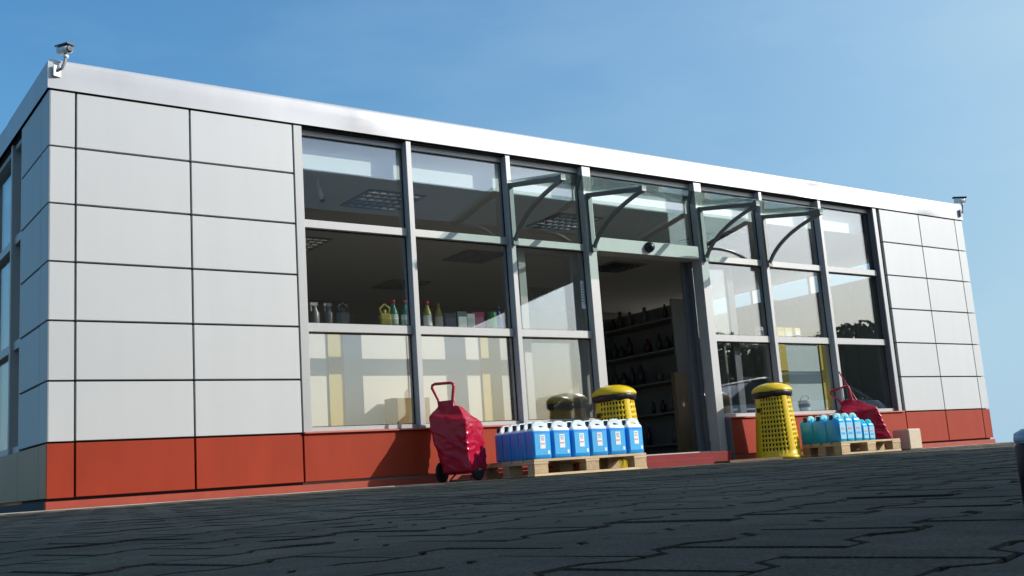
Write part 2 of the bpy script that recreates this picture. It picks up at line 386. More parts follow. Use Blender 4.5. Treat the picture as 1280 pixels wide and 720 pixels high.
# fascia with a folded top edge and slight dents
def fascia_strip(name, pts, outn):
    mb = MB(); n = 90; rows = [(0, ZT + .006), (0, ZT + .05), (0, ZT + .12), (0, ZF - .035), (-.004, ZF - .012), (-.018, ZF), (-.22, ZF + .004), (-.22, ZF - .05)]
    fr = random.Random(5); A, Bp = Vector(pts[0]), Vector(pts[1]); O = Vector(outn)
    dents = [(fr.uniform(.02, .98), fr.uniform(.006, .02), fr.uniform(-.012, .012), fr.uniform(.3, .9)) for _ in range(16)]
    vv = []
    for i in range(n + 1):
        t = i / n; DR = (Bp - A).normalized()
        for j, (o_, z) in enumerate(rows):
            w = sum(a * math.exp(-((t - c_) / s_) ** 2) * math.exp(-((j - 3 * q) / 1.6) ** 2) for c_, s_, a, q in dents) if 0 < j < 5 else 0
            p = (A - DR * o_).lerp(Bp + DR * o_, t) + O * (o_ + w); vv.append((p.x, p.y, z))     # mitred corners
    k = len(rows)
    ff = [(i * k + j, (i + 1) * k + j, (i + 1) * k + j + 1, i * k + j + 1) for i in range(n) for j in range(k - 1)]
    mb.add(vv, ff, True); return mb.build(name, 'fascia', shop)
fascia_strip('fascia', ((-.012, -.012, 0), (L + .012, -.012, 0)), (0, -1, 0))
fascia_strip('fascia', ((-.012, D, 0), (-.012, -.012, 0)), (-1, 0, 0))
fascia_strip('fascia', ((L + .012, -.012, 0), (L + .012, D, 0)), (1, 0, 0))
B('fascia_backing', 'dark', shop, .02, L - .02, .03, .10, ZT - .004, ZF - .06)
B('fascia_backing', 'dark', shop, .02, .10, .10, D, ZT - .004, ZF - .06)
B('roof', 'dark', shop, .10, L - .05, .10, D, ZT + .10, ZT + .16)

# --- glazing of the front
GV = .090          # plane of the glass
Mw = .052
mull = [2.955, 4.022, 7.50, 8.528]
def vert(name, u0, u1, z0, z1, v0=0.0, v1=GV + .05, m_='alu', c=.003): return B(name, m_, shop, u0, u1, v0, v1, z0, z1, c=c)
vert('corner_post', 1.874, 1.948, ZB - .002, ZT - .004)
vert('corner_post', 9.553, 9.622, ZB - .002, ZT - .004)
B('post_shade_side', 'alu_shade', shop, 9.546, 9.552, .012, GV + .05, ZB, ZT - .004)  # dark strip painting the shade on the post's left side
B('post_gap', 'dark', shop, 9.624, 9.678, .03, .12, ZB, ZT - .004)
for u in mull:
    mo = vert('mullion', u - Mw / 2 + .002, u + Mw / 2 - .002, ZB + .012, ZT - .004, .016, GV + .05, 'mull_body')
    B('cap', 'alu', mo, u - Mw / 2, u + Mw / 2, 0, .015, ZB + .012, ZT - .004, c=.003)
vert('door_post', 4.915, 5.022, DRY, ZT - .004); vert('door_post', 6.455, 6.565, DRY, ZT - .004)
vert('door_return', 6.568, 6.60, DRY, ZB - .004, -.06, .03, 'alu_shade')  # bin's shadow on the return is put into this dark colour
bays = [(1.948, 2.929), (2.981, 3.996), (4.048, 4.915), (5.022, 6.455), (6.565, 7.474), (7.526, 8.502), (8.554, 9.545)]
TV = .045
for i, (a, b) in enumerate(bays):
    B('head_rail', 'alu', shop, a, b, .070, GV + .05, ZT - .055, ZT - .006, c=.003)
    if i == 3:
        B('door_header', 'alu', shop, a, b, .012, GV + .10, 2.055, 2.195, c=.004)
        zz = [(2.195, ZT - .055)]
    else:
        B('transom', 'alu', shop, a, b, TV, GV + .05, 2.050, 2.118, c=.003)
        B('transom', 'alu', shop, a, b, TV, GV + .05, 1.190, 1.262, c=.003)
        B('bottom_rail', 'alu', shop, a, b, TV, GV + .05, ZB + .012, ZB + .048, c=.003)
        zz = [(ZB + .048, 1.190), (1.262, 2.050), (2.118, ZT - .055)]
    for z0, z1 in zz:
        B('pane', 'glass', shop, a - .004, b + .004, GV, GV + .008, z0 - .004, z1 + .004)
        # black rubber gasket round each pane
        gk = MB()
        for s_ in ((a, a + .008, z0, z1), (b - .008, b, z0, z1), (a, b, z0, z0 + .008), (a, b, z1 - .010, z1)): gk.box(s_[0], s_[1], GV - .010, GV - .001, s_[2], s_[3])
        gk.build('gasket', 'rubber', shop)
# sill flashing
M['sill'] = mat('sill_flashing', (.50, .13, .09), rough=.4)
B('sill', 'sill', shop, 1.874, 4.915, -.022, TV + .02, ZB - .004, ZB + .010, c=.002)
B('sill', 'sill', shop, 6.602, 9.64, -.022, TV + .02, ZB - .004, ZB + .010, c=.002)

# --- glazing of the left side
sm = [.95, 1.36, 2.50, 3.65, 4.80, 5.95]
for mx in (lambda x: x, lambda x: L - x):
    for i, v in enumerate(sm): B('side_mullion', 'alu', shop, mx(.01), mx(.14), v + .004, v + .05, ZB, ZT - .004, c=.003)
    for i in range(5):
        a, b = sm[i] + .05, sm[i + 1] + .004
        for z0, z1 in ((ZB, ZB + .05), (1.19, 1.262), (2.05, 2.118), (ZT - .05, ZT - .006)): B('side_transom', 'alu', shop, mx(.035), mx(.13), a, b, z0, z1, c=.003)
        for z0, z1 in ((ZB + .05, 1.19), (1.262, 2.05), (2.118, ZT - .05)): B('side_pane', 'glass', shop, mx(.075), mx(.083), a - .004, b + .004, z0 - .004, z1 + .004)
for r in range(6): B('cladding_panel', 'silver', shop, L - T, L, .24 + g * .4, .95 - g, ZB + r * H + g, ZB + (r + 1) * H - g, c=.003)

# --- door leaves, threshold and sensor
def leaf(u0, u1, v, stile, fm_='alu'):
    lf = empty('door_leaf', parent=shop)
    for a, b in ((u0, u0 + stile), (u1 - stile, u1)): B('stile', fm_, lf, a, b, v, v + .04, .06, 2.10, c=.003)
    B('rail', fm_, lf, u0 + stile, u1 - stile, v, v + .04, .06, .16, c=.003); B('rail', fm_, lf, u0 + stile, u1 - stile, v, v + .04, 2.03, 2.10, c=.003)
    B('pane', 'glass', lf, u0 + stile - .003, u1 - stile + .003, v + .016, v + .024, .157, 2.033)
    return lf
leaf(4.20, 4.93, .19, .085)
leaf(6.36, 7.12, .19, .10, 'alu_shade')  # right leaf darkened by colour to stand in shade
B('door_jamb', 'alu_shade', shop, 6.425, 6.453, .142, .188, .058, 2.054)
B('threshold', 'alu', shop, 5.022, 6.455, .02, .24, .045, .056)
B('door_step', 'red_step', shop, 5.03, 6.45, -.16, .30, -.10, .044, c=.006)
B('lower_step', 'red_step', shop, 4.95, 5.92, -.42, -.163, -.10, -.010, c=.006)
sn = MB().lathe([(.001, -.05), (.025, -.048), (.045, -.032), (.055, -.005), (.056, .02)], 20, (5.73, 0, 2.135), (0, 1, 0)).build('door_sensor', 'black', shop)
B('sensor_base', 'bracket', sn, 5.695, 5.765, -.004, .013, 2.10, 2.17)

# --- glass canopy on four curved brackets
can = empty('entrance_canopy', parent=shop)
bu = [4.022, 4.968, 6.51, 7.50]
def bez(p0, p1, p2, n=18): return [tuple((1 - t) ** 2 * a + 2 * t * (1 - t) * b + t * t * c for a, b, c in zip(p0, p1, p2)) for t in [i / n for i in range(n + 1)]]
for u in bu:
    br = MB()
    br.box(u - .022, u + .022, -.026, -.001, 2.035, 2.625)
    br.tube([(u, -.027, 2.600), (u, -.78, 2.462)], 0, sq=(.036, .040))
    br.tube(bez((u, -.028, 2.065), (u, -.20, 2.345), (u, -.765, 2.446)), 0, sq=(.026, .032))
    br.box(u - .026, u + .026, -.80, -.755, 2.440, 2.490)
    br.box(u - .028, u + .028, -.045, -.027, 2.03, 2.09)
    o = br.build('bracket', 'bracket', can)
for a, b in zip(bu[:-1], bu[1:]):
    cg = MB(); e = .006
    a_, b_ = (a - .05 if a == bu[0] else a + .006), (b + .05 if b == bu[-1] else b - .006)
    cg.add([(x, y, z + dz) for dz in (0, .010) for x, y, z in ((a_, -.03, 2.630), (b_, -.03, 2.630), (b_, -.83, 2.484), (a_, -.83, 2.484))],
           [(0, 1, 2, 3), (4, 7, 6, 5), (0, 4, 5, 1), (1, 5, 6, 2), (2, 6, 7, 3), (3, 7, 4, 0)])
    cg.build('canopy_pane', 'glass_canopy', can)

# --- stickers on the door side panes
def sticker(u, z0, z1):
    s = B('sticker', 'sticker', shop, u, u + .035, GV - .0025, GV - .0005, z0, z1)
    ik = MB()
    for k in range(7):
        z = z0 + .05 + k * (z1 - z0 - .07) / 7
        ik.box(u + .009, u + .026, GV - .0042, GV - .0030, z, z + .010)
    ik.build('print', 'ink', s)
    MB().lathe([(.001, 0), (.026, 0), (.026, .002), (.001, .002)], 16, (u + .016, GV - .0055, z0 + .005), (0, 1, 0), smooth=False).build('badge', 'sticker', s)
sticker(4.855, 1.50, 1.76); sticker(6.61, 1.50, 1.74)

# ------------------------------------------------------------------ interior of the shop
B('interior_floor', 'intfloor', shop, .14, L - .12, .142, D - .01, -.02, .043)
B('ceiling', 'ceiling', shop, .14, L - .12, .215, D - .01, 2.605, 2.64)
B('bulkhead', 'bulk', shop, 1.95, 9.54, .195, .213, 2.600, ZT + .09)
B('side_bulkhead', 'bulk', shop, .15, .165, .216, D - .02, 2.600, ZT + .09)
B('column_wall', 'intwall', shop, .101, 1.945, .102, .15, .05, ZT)
B('column_wall', 'intwall', shop, 9.625, L - .11, .125, .17, .05, ZT)
# ceiling louvre lights
def louvre(u, v):
    t = empty('ceiling_light', parent=shop)
    fr = MB(); s = .30
    for a, b, c_, d_ in ((u - s, u + s, v - s, v - s + .02), (u - s, u + s, v + s - .02, v + s), (u - s, u - s + .02, v - s + .02, v + s - .02), (u + s - .02, u + s, v - s + .02, v + s - .02)): fr.box(a, b, c_, d_, 2.590, 2.6045)
    fr.build('frame', 'shelf', t)
    B('tray', 'shelf', t, u - s + .02, u + s - .02, v - s + .02, v + s - .02, 2.603, 2.6045)
    lv = MB()
    for k in range(7):
        x = u - s + .04 + k * (2 * s - .08) / 6
        for (dx) in (-1, 1):
            lv.add([(x + dx * .003, v - s + .02, 2.586), (x + dx * .003, v + s - .02, 2.586), (x + dx * .016, v + s - .02, 2.602), (x + dx * .016, v - s + .02, 2.602)], [(0, 1, 2, 3)])
    for k in range(5):
        y = v - s + .06 + k * (2 * s - .12) / 4
        for dy in (-1, 1):
            lv.add([(u - s + .02, y + dy * .003, 2.585), (u + s - .02, y + dy * .003, 2.585), (u + s - .02, y + dy * .018, 2.601), (u - s + .02, y + dy * .018, 2.601)], [(0, 1, 2, 3)])
    lv.build('louvre', 'louvre', t)
for u, v in ((3.16, .87), (3.1, 2.75), (5.42, .95), (5.45, 2.75), (7.7, .95), (7.7, 2.75), (3.1, 4.6), (5.45, 4.6), (7.7, 4.6)): louvre(u, v)
# small ceiling camera near the window
ic = empty('ceiling_camera', (2.28, .42, 2.604)); tag(ic, 'small white camera arm with black head hanging from ceiling behind top left pane', 'camera')
MB().tube([(0, 0, 0), (.01, .03, -.06), (.03, .05, -.09)], .012).build('arm', 'white', ic)
MB().tube([(.03, .05, -.085), (.075, .10, -.15)], .022).build('body', 'white', ic)
MB().tube([(.075, .10, -.15), (.09, .117, -.172)], .024).build('head', 'black', ic)

# shelving units whose backs face the window
def gondola(name, u0, u1, v, top, label, boards, strips, board_m, strip_m):
    t = empty(name, (u0, v, .043)); tag(t, label, 'shelving', 'shelving units behind the windows')
    w = u1 - u0; h = top - .043
    for a, b in boards: B('back_board', board_m, t, a - u0 + .003, b - u0 - .003, 0, .018, .02, h - .035)
    for a, b in strips: B('upright', strip_m, t, a - u0, b - u0, -.014, -.001, .02, h - .035)
    B('top_shelf', 'white', t, 0, w, -.02, .40, h - .030, h - .002)
    for z in (.1, .45, .8): B('shelf', 'shelf', t, .02, w - .02, .022, .38, z, z + .02)
    for x in (0.0, w - .03): B('side_frame', 'shelf', t, x, x + .03, .022, .38, 0, h - .034)
    return t
gondola('shelving_unit', 2.02, 4.16, .41, 1.285, 'cream backed shelving unit with ochre uprights behind the two left windows', [(2.02, 3.07), (3.07, 4.16)], [(2.30, 2.44), (3.85, 4.07)], 'cream', 'ochre')
M['yel_strip'] = mat('yellow_upright', (.46, .36, .04), rough=.5)
gondola('shelving_unit', 7.25, 9.35, .52, 1.285, 'pale blue backed shelving unit with yellow uprights behind the right windows', [(8.26, 8.85)], [(8.10, 8.25), (8.86, 9.0)], 'paleblue', 'yel_strip')
bx = B('cardboard_box', 'card', None, 2.80, 3.17, .235, .37, .40, .665); bx.location = (0, 0, 0)
tag(bx, 'tan cardboard box low behind the left window in front of cream board', 'box')
st = B('box_stand', 'shelf', None, 2.76, 3.2, .16, .385, .046, .395); tag(st, 'low dark ledge under the tan cardboard box behind left window', 'ledge')

def bottle(kind, u, v, z, label, group='goods along the top of the left shelving', s=1.0, col=None):
    c1, c2, c3 = col
    def cm(c, nm):
        key = nm + str(c)
        if key not in M: M[key] = mat(nm, c, rough=.3)
        return M[key]
    t = empty({'b': 'bottle', 'c': 'carton', 'j': 'jug', 't': 'tin', 's': 'spray_bottle'}[kind], (u, v, z), random.uniform(-.3, .3))
    if kind == 'b':
        MB().lathe([(.036 * s, 0), (.040 * s, .01), (.040 * s, .15 * s), (.034 * s, .18 * s), (.016 * s, .225 * s), (.014 * s, .25 * s)], 16).build('body', cm(c1, 'bottle_'), t)
        MB().lathe([(.017 * s, .245 * s), (.018 * s, .28 * s)], 14).build('cap', cm(c2, 'cap_'), t)
        MB().lathe([(.0408 * s, .05 * s), (.0408 * s, .145 * s)], 16, cap0=False, cap1=False).build('paper_label', cm(c3, 'paper_'), t)
    elif kind == 's':
        MB().lathe([(.034, 0), (.036, .01), (.036, .13), (.014, .18), (.014, .2)], 14).build('body', cm(c1, 'bottle_'), t)
        MB().box(-.045, .02, -.012, .012, .2, .225).box(-.04, -.03, -.006, .006, .15, .2).box(-.012, .012, -.012, .012, .19, .2).build('trigger', cm(c2, 'cap_'), t)
    elif kind == 'c':
        MB().box(-.055, .055, -.03, .03, 0, .20 * s, c=.004).build('body', cm(c1, 'carton_'), t)
        MB().box(-.045, .045, -.0315, -.0305, .03, .15 * s).build('print_panel', cm(c3, 'paper_'), t)
    elif kind == 'j':
        MB().box(-.05, .05, -.035, .035, 0, .15, c=.012).build('body', cm(c1, 'jug_'), t)
        MB().tube([(-.03, 0, .145), (-.045, 0, .2), (0, 0, .235), (.045, 0, .2), (.03, 0, .145)], .010).build('handle', cm(c1, 'jug_'), t)
        MB().lathe([(.014, .15), (.014, .185)], 12).build('cap', cm(c2, 'cap_'), t)
    else:
        MB().lathe([(.045 * s, 0), (.047 * s, .004), (.047 * s, .19 * s), (.043 * s, .2 * s)], 18).build('body', cm(c1, 'tin_'), t)
        MB().lathe([(.0478 * s, .04), (.0478 * s, .15 * s)], 18, cap0=False, cap1=False).build('paper_label', cm(c3, 'paper_'), t)
    tag(t, label, {'b': 'bottle', 'c': 'carton', 'j': 'jug', 't': 'tin', 's': 'bottle'}[kind], group)
ZS = 1.284
grey, gdk, wht = (.35, .36, .36), (.12, .13, .14), (.7, .72, .7)
for a in [
    ('s', 2.23, 'grey spray bottle at far left of the window shelf', 1, ((.16, .17, .17), (.4, .4, .4), wht)),
    ('s', 2.36, 'grey spray bottle second from left on the window shelf', 1, ((.13, .13, .12), (.34, .34, .34), wht)),
    ('j', 2.49, 'dark grey jug third from left on the window shelf', 1, (gdk, gdk, wht)),
    ('j', 2.90, 'yellow handled jug left of the green bottles on the window shelf', 1, ((.55, .42, .10), (.7, .6, .2), wht)),
    ('b', 2.99, 'green bottle with red cap beside the yellow handled jug', 1, ((.02, .20, .12), (.5, .02, .02), wht)),
    ('b', 3.11, 'green bottle with red cap just left of the window mullion', 1, ((.02, .20, .12), (.5, .02, .02), wht)),
    ('b', 3.34, 'olive bottle with red cap just right of the window mullion', 1, ((.34, .28, .05), (.5, .02, .02), wht)),
    ('b', 3.46, 'olive bottle with orange cap right of the red capped one', .95, ((.34, .28, .05), (.6, .15, .02), (.5, .5, .45))),
    ('c', 3.59, 'dark grey carton beside the orange capped bottle', .9, (gdk, gdk, (.2, .22, .24))),
    ('c', 3.72, 'dark grey carton left of the white one on the window shelf', 1, ((.10, .12, .14), gdk, wht)),
    ('c', 3.80, 'white carton left of the pink one on the window shelf', .9, (wht, wht, (.6, .6, .6))),
    ('c', 3.91, 'pink carton on the window shelf', 1, ((.75, .10, .25), wht, (.8, .3, .4))),
    ('t', 4.05, 'green tin right of the pink carton on the window shelf', 1, ((.03, .26, .06), wht, (.05, .35, .08))),
    ('b', 4.13, 'dark blue bottle at right end of the window shelf', .92, ((.01, .06, .30), (.02, .05, .2), (.05, .15, .5))),
]: bottle(a[0], a[1], .47 + (.03 if a[0] == 'c' else 0), ZS, a[2], s=a[3], col=a[4])
rl = MB().box(2.56, 3.2, .392, .398, 1.286, 1.375).build('shelf_lip', 'glass_canopy'); tag(rl, 'clear plastic lip along the front edge of the window shelf', 'shelf lip')
tt = [('c', 8.30, 'yellow carton upright on the right window shelf', ((.70, .55, .08), wht, (.8, .7, .3))), ('c', 8.44, 'yellow carton with pale print at centre of the right window shelf', ((.72, .58, .10), wht, wht)), ('c', 8.60, 'pale yellow carton at right end of the right window shelf', ((.70, .62, .30), wht, wht)), ('c', 7.95, 'small white carton on the right window shelf near door side', ((.6, .6, .6), wht, gdk))]
for k, u, lab, cc in tt: bottle(k, u, .62, ZS, lab, 'goods along the top of the right shelving', .9, cc)
# white tub on the inner sill behind the yellow bin
tb = empty('tub', (8.13, .235, .43)); tag(tb, 'small white tub with printed band on the window sill right of the yellow bin', 'tub')
MB().lathe([(.055, 0), (.058, .005), (.068, .12), (.071, .122), (.071, .13)], 20).build('body', 'white', tb)
MB().lathe([(.0635, .05), (.068, .09)], 20, cap0=False, cap1=False).build('print_band', 'ink', tb)
MB().tube([(-.07, 0, .12), (-.06, -.02, .17), (0, -.03, .19), (.06, -.02, .17), (.07, 0, .12)], .003, 6).build('handle', 'bracket', tb)
isl = B('inner_sill', 'white', shop, 6.60, 9.54, .142, .36, .395, .428)
# tall cabinets along the right end wall
M['cabinet'] = mat('pale_cabinet', (.52, .52, .51), rough=.5, var=.05)
for k, (va, lab) in enumerate(((.98, 'tall pale cabinet inside along the right end wall, nearest the front windows'), (1.92, 'tall pale cabinet inside along the right end wall, second from the front'), (2.86, 'tall pale cabinet inside along the right end wall, third from the front'), (3.80, 'tall pale cabinet inside along the right end wall, farthest from the front'))):
    t = empty('tall_cabinet', (10.88, va, .044)); tag(t, lab, 'cabinet', 'tall cabinets along the end wall')
    B('carcass', 'cabinet', t, .022, .42, 0, .92, 0, 2.26 - .04 * (k % 2))
    for q in (0, .463): B('door', 'cabinet', t, 0, .020, q + .004, q + .453, .08, 2.22 - .04 * (k % 2), c=.003)
# dark display shelf and counter deep inside, seen through the doorway
rk = empty('display_rack', (7.9, 3.6, .043), math.radians(-90)); tag(rk, 'dark display rack of bottles against far wall seen through the doorway', 'rack')
B('back_panel', 'shelf', rk, 0, 1.6, .38, .40, 0, 2.0); B('side_frame', 'shelf', rk, -.03, 0, 0, .4, 0, 2.0); B('side_frame', 'shelf', rk, 1.6, 1.63, 0, .4, 0, 2.0)
for k in range(5): B('shelf', 'shelf', rk, 0, 1.6, 0, .379, .15 + k * .4, .17 + k * .4)
rb = random.Random(11)
for k in range(5):
    for q in range(9):
        if rb.random() < .18: continue
        hs = rb.uniform(.6, 1.1); ws = rb.uniform(.7, 1.4)
        cc = rb.choice([(.03, .03, .04), (.05, .04, .03), (.10, .10, .10), (.04, .015, .01), (.02, .03, .05)])
        bt = MB().lathe([(.045 * ws, 0), (.045 * ws, .16 * hs), (.02 * ws, .22 * hs), (.02 * ws, .27 * hs)], 10)
        key = 'rackb' + str(cc)
        if key not in M: M[key] = mat('rack_bottle', cc, rough=.3)
        o = bt.build('product', M[key], rk); o.location = (.1 + q * .175, .14 + rb.uniform(-.02, .04), .171 + k * .4)
ctr = empty('shop_counter', (5.7, 4.2, .043)); tag(ctr, 'dark wooden shop counter inside seen low through the doorway', 'counter')
B('body', 'wood_dark', ctr, 0, 1.9, 0, .6, 0, .92); B('counter_top', 'shelf', ctr, -.03, 1.93, -.03, .63, .921, .96)
pn = B('leaning_board', 'wood_dark', None, 7.08, 7.26, 1.2, 1.26, .046, 1.00); tag(pn, 'tan board standing inside the doorway at its right side', 'board')

# ------------------------------------------------------------------ security cameras on the roof corners
def cctv(name, loc, rz, flip, label):
    t = empty(name, loc, rz); tag(t, label, 'camera', 'security cameras on the roof corners')
    s = flip
    MB().box(-.035, .035, -.015, .0, -.05, .05, c=.004).build('wall_plate', 'white', t)
    MB().tube([(0, -.015, 0), (s * .02, -.05, .02), (s * .04, -.06, .08), (s * .05, -.06, .13)], .013).build('arm', 'hub', t)
    MB().lathe([(.001, -.02), (.02, -.012), (.022, 0), (.02, .012), (.001, .02)], 14, (s * .05, -.06, .13)).build('joint', 'white', t)
    h = MB().tube([(s * .05, .03, .205), (s * .055, -.10, .190)], .036, 18).build('housing', 'white', t)
    MB().lathe([(.028, 0), (.030, .006), (.024, .008), (.001, .004)], 16, (s * .0551, -.1005, .190), (0.03, -1, -.11)).build('lens', 'lens', h)
    MB().tube([(s * .05, .05, .245), (s * .056, -.125, .228)], 0, sq=(.078, .012)).build('sun_shield', 'black', t)
    MB().tube([(s * .05, -.055, .13), (s * .05, -.05, .18)], .010).build('stem', 'hub', t)
    return t
c1_ = cctv('security_camera', (.045, -.016, 3.035), math.radians(20), 1, 'security camera on the left front corner of the roof'); c1_.scale = (.85, .85, .85)
cctv('security_camera', (11.46, -.016, 3.0), math.radians(38), 2.2, 'security camera on the far right corner of the roof')

# ------------------------------------------------------------------ pallets
def pallet(u0, v0, w, d, h, label):
    z = G(v0 + d / 2); t = empty('pallet', (u0, v0, z)); tag(t, label, 'pallet', 'wooden pallets in front of the shop')
    b = h * .153; bl = h - 3 * b; pr2 = random.Random(int(u0 * 10))
    bw = .10
    ys = [0, (d - bw) / 2, d - bw]
    for y in ys: B('bottom_board', 'wood', t, 0, w, y + .002, y + bw - .002, 0.001, b, c=.002)
    for y in ys:
        for x in (0, (w - .145) / 2, w - .145): B('block', 'wood_block', t, x + .003, x + .142, y + .004, y + bw - .004, b + .0005, b + bl, c=.003)
    for x in (0, (w - .145) / 2, w - .145): B('cross_board', 'wood', t, x, x + .145, .001, d - .001, b + bl + .0005, 2 * b + bl, c=.002)
    n = 5 if d > .6 else 4; bw2 = d / n - .016
    for k in range(n):
        y = k * (d - bw2) / (n - 1)
        B('deck_board', 'wood', t, pr2.uniform(0, .006), w - pr2.uniform(0, .006), y, y + bw2, 2 * b + bl + .0005, h, c=.002)
    return z + h
top1 = pallet(3.41, -.90, 1.20, .80, .135, 'wooden pallet carrying the blue canisters left of the doorway')
top2 = pallet(7.29, -.85, .99, .50, .130, 'wooden pallet carrying the turquoise canisters right of the doorway')

# ------------------------------------------------------------------ canisters
def rrect(w, d, r, n=4):
    p = []
    for cx, cy, a0 in ((w / 2 - r, d / 2 - r, 0), (-w / 2 + r, d / 2 - r, 90), (-w / 2 + r, -d / 2 + r, 180), (w / 2 - r, -d / 2 + r, 270)):
        for k in range(n + 1):
            a = math.radians(a0 + 90 * k / n); p.append((cx + r * math.cos(a), cy + r * math.sin(a)))
    return p
def canister(w, d, h, body_m, cap_m, label_m, wide_front=True):
    """label face looks to -Y; carrying handle is a loop on top"""
    t = empty('canister')
    mb = MB(); rs = []
    for z, k, sh in ((0, .93, 0), (.006, .985, 0), (.02, 1, 0), (h * .5, .995, 0), (h * .74, 1, 0), (h * .79, .985, 0), (h * .84, .90, 0), (h * .87, .80, 0)):
        rs.append([(x * (k if k < 1 else 1), y * k, z) for x, y in rrect(w, d, min(w, d) * .2)])
    mb.rings(rs); body = mb.build('body', body_m, t)
    # handle: an arch with a hole, running across the front
    hh = MB(); y0 = -d * .16
    pts = [(-w * .30, y0, h * .85), (-w * .28, y0, h * .93), (-w * .17, y0, h * .982), (w * .08, y0, h * .985), (w * .27, y0, h * .95), (w * .36, y0, h * .85)]
    hh.tube(pts, 0, sq=(min(d * .38, .036), h * .062)); hh.build('handle', body_m, t)
    cp = MB().lathe([(.019, h * .82), (.022, h * .86), (.022, h * .985), (.019, h * 1.0)], 14, (-w * .34, d * .08, 0)); cp.build('cap', cap_m, t)
    lb = MB().box(-w * .40, w * .40, -d / 2 - .0018, -d / 2 + .002, h * .10, h * .70).build('label', label_m, t)
    if wide_front:
        B('white_patch', 'sticker', lb, -w * .13, w * .15, -d / 2 - .0032, -d / 2 - .0020, h * .28, h * .66)
        for q, (x0, x1) in enumerate(((-.09, .11), (-.07, .08), (-.05, .10))): B('print', 'ink_soft', lb, w * x0, w * x1, -d / 2 - .0046, -d / 2 - .0034, h * (.60 - .045 * q), h * (.622 - .045 * q))
        MB().box(-w * .10, w * .12, -d / 2 - .0046, -d / 2 - .0034, h * .40, h * .43).build('red_print', 'ink_red', lb)
        MB().box(w * .26, w * .37, -d / 2 - .0032, -d / 2 - .0020, h * .12, h * .22).build('white_mark', 'sticker', lb)
    else:
        MB().box(-w * .22, w * .22, -d / 2 - .0032, -d / 2 - .0020, h * .44, h * .51).build('red_print', 'ink_red', lb)
        MB().box(-w * .25, w * .25, -d / 2 - .0032, -d / 2 - .0020, h * .26, h * .34).build('print', 'lab_blue', lb)
    return t
def place(proto, first, loc, rz, label, group):
    o = proto if first else copy_tree(proto)
    o.location = loc; o.rotation_euler = (0, 0, rz); tag(o, label, 'canister', group); return o
ordn = ['leftmost', 'second from left', 'third from left', 'fourth from left', 'fifth from left', 'rightmost']
depthn = ['', 'second', 'third', 'fourth', 'rearmost']
P1 = canister(.185, .104, .285, 'can_blue', 'cap_blue', 'lab_blue')
gp = 'blue canisters standing on the left pallet'
rc = random.Random(4); first = True
for j in range(5):
    for i in range(6):
        if j >= 2 and i >= 1 : continue
        x = 3.41 + .104 + i * .199 + rc.uniform(-.004, .004); y = -.90 + .060 + j * .110 + rc.uniform(-.003, .003)
        if j == 0: lab = 'blue canister, %s of the front row on the left pallet' % ordn[i]
        elif i == 0: lab = 'blue canister, %s from the front in the left side row on the left pallet' % depthn[j] if j < 4 else 'blue canister, rearmost of the left side row on the left pallet'
        else: lab = 'blue canister directly behind the %s one of the front row on left pallet' % ordn[i]
        place(P1, first, (x, y, top1 + .001), rc.uniform(-.07, .07), lab, gp); first = False
P2 = canister(.118, .165, .275, 'can_cyan', 'cap_blue', 'lab_cyan', False)
P3 = canister(.095, .12, .20, 'can_cyan', 'cap_blue', 'lab_cyan', False)
gp2 = 'turquoise canisters standing on the right pallet'
first = True
rown = ['front', 'middle', 'rear']
for j in range(3):
    for i in range(3):
        x = 7.29 + .066 + i * .125 + rc.uniform(-.003, .003); y = -.85 + .092 + j * .166
        lab = 'tall turquoise canister, %s of three in the %s row on the right pallet' % (['left', 'middle', 'right'][i], rown[j])
        place(P2, first, (x, y, top2 + .001), rc.uniform(-.06, .06) + (.10 if i == 0 and j else 0), lab, gp2); first = False
place(P3, True, (7.29 + .435, -.78, top2 + .001), .03, 'shorter turquoise canister next to the tall ones on the right pallet', gp2)
place(P3, False, (7.29 + .54, -.78, top2 + .001), -.04, 'shorter turquoise canister at the right end of the row on the right pallet', gp2)

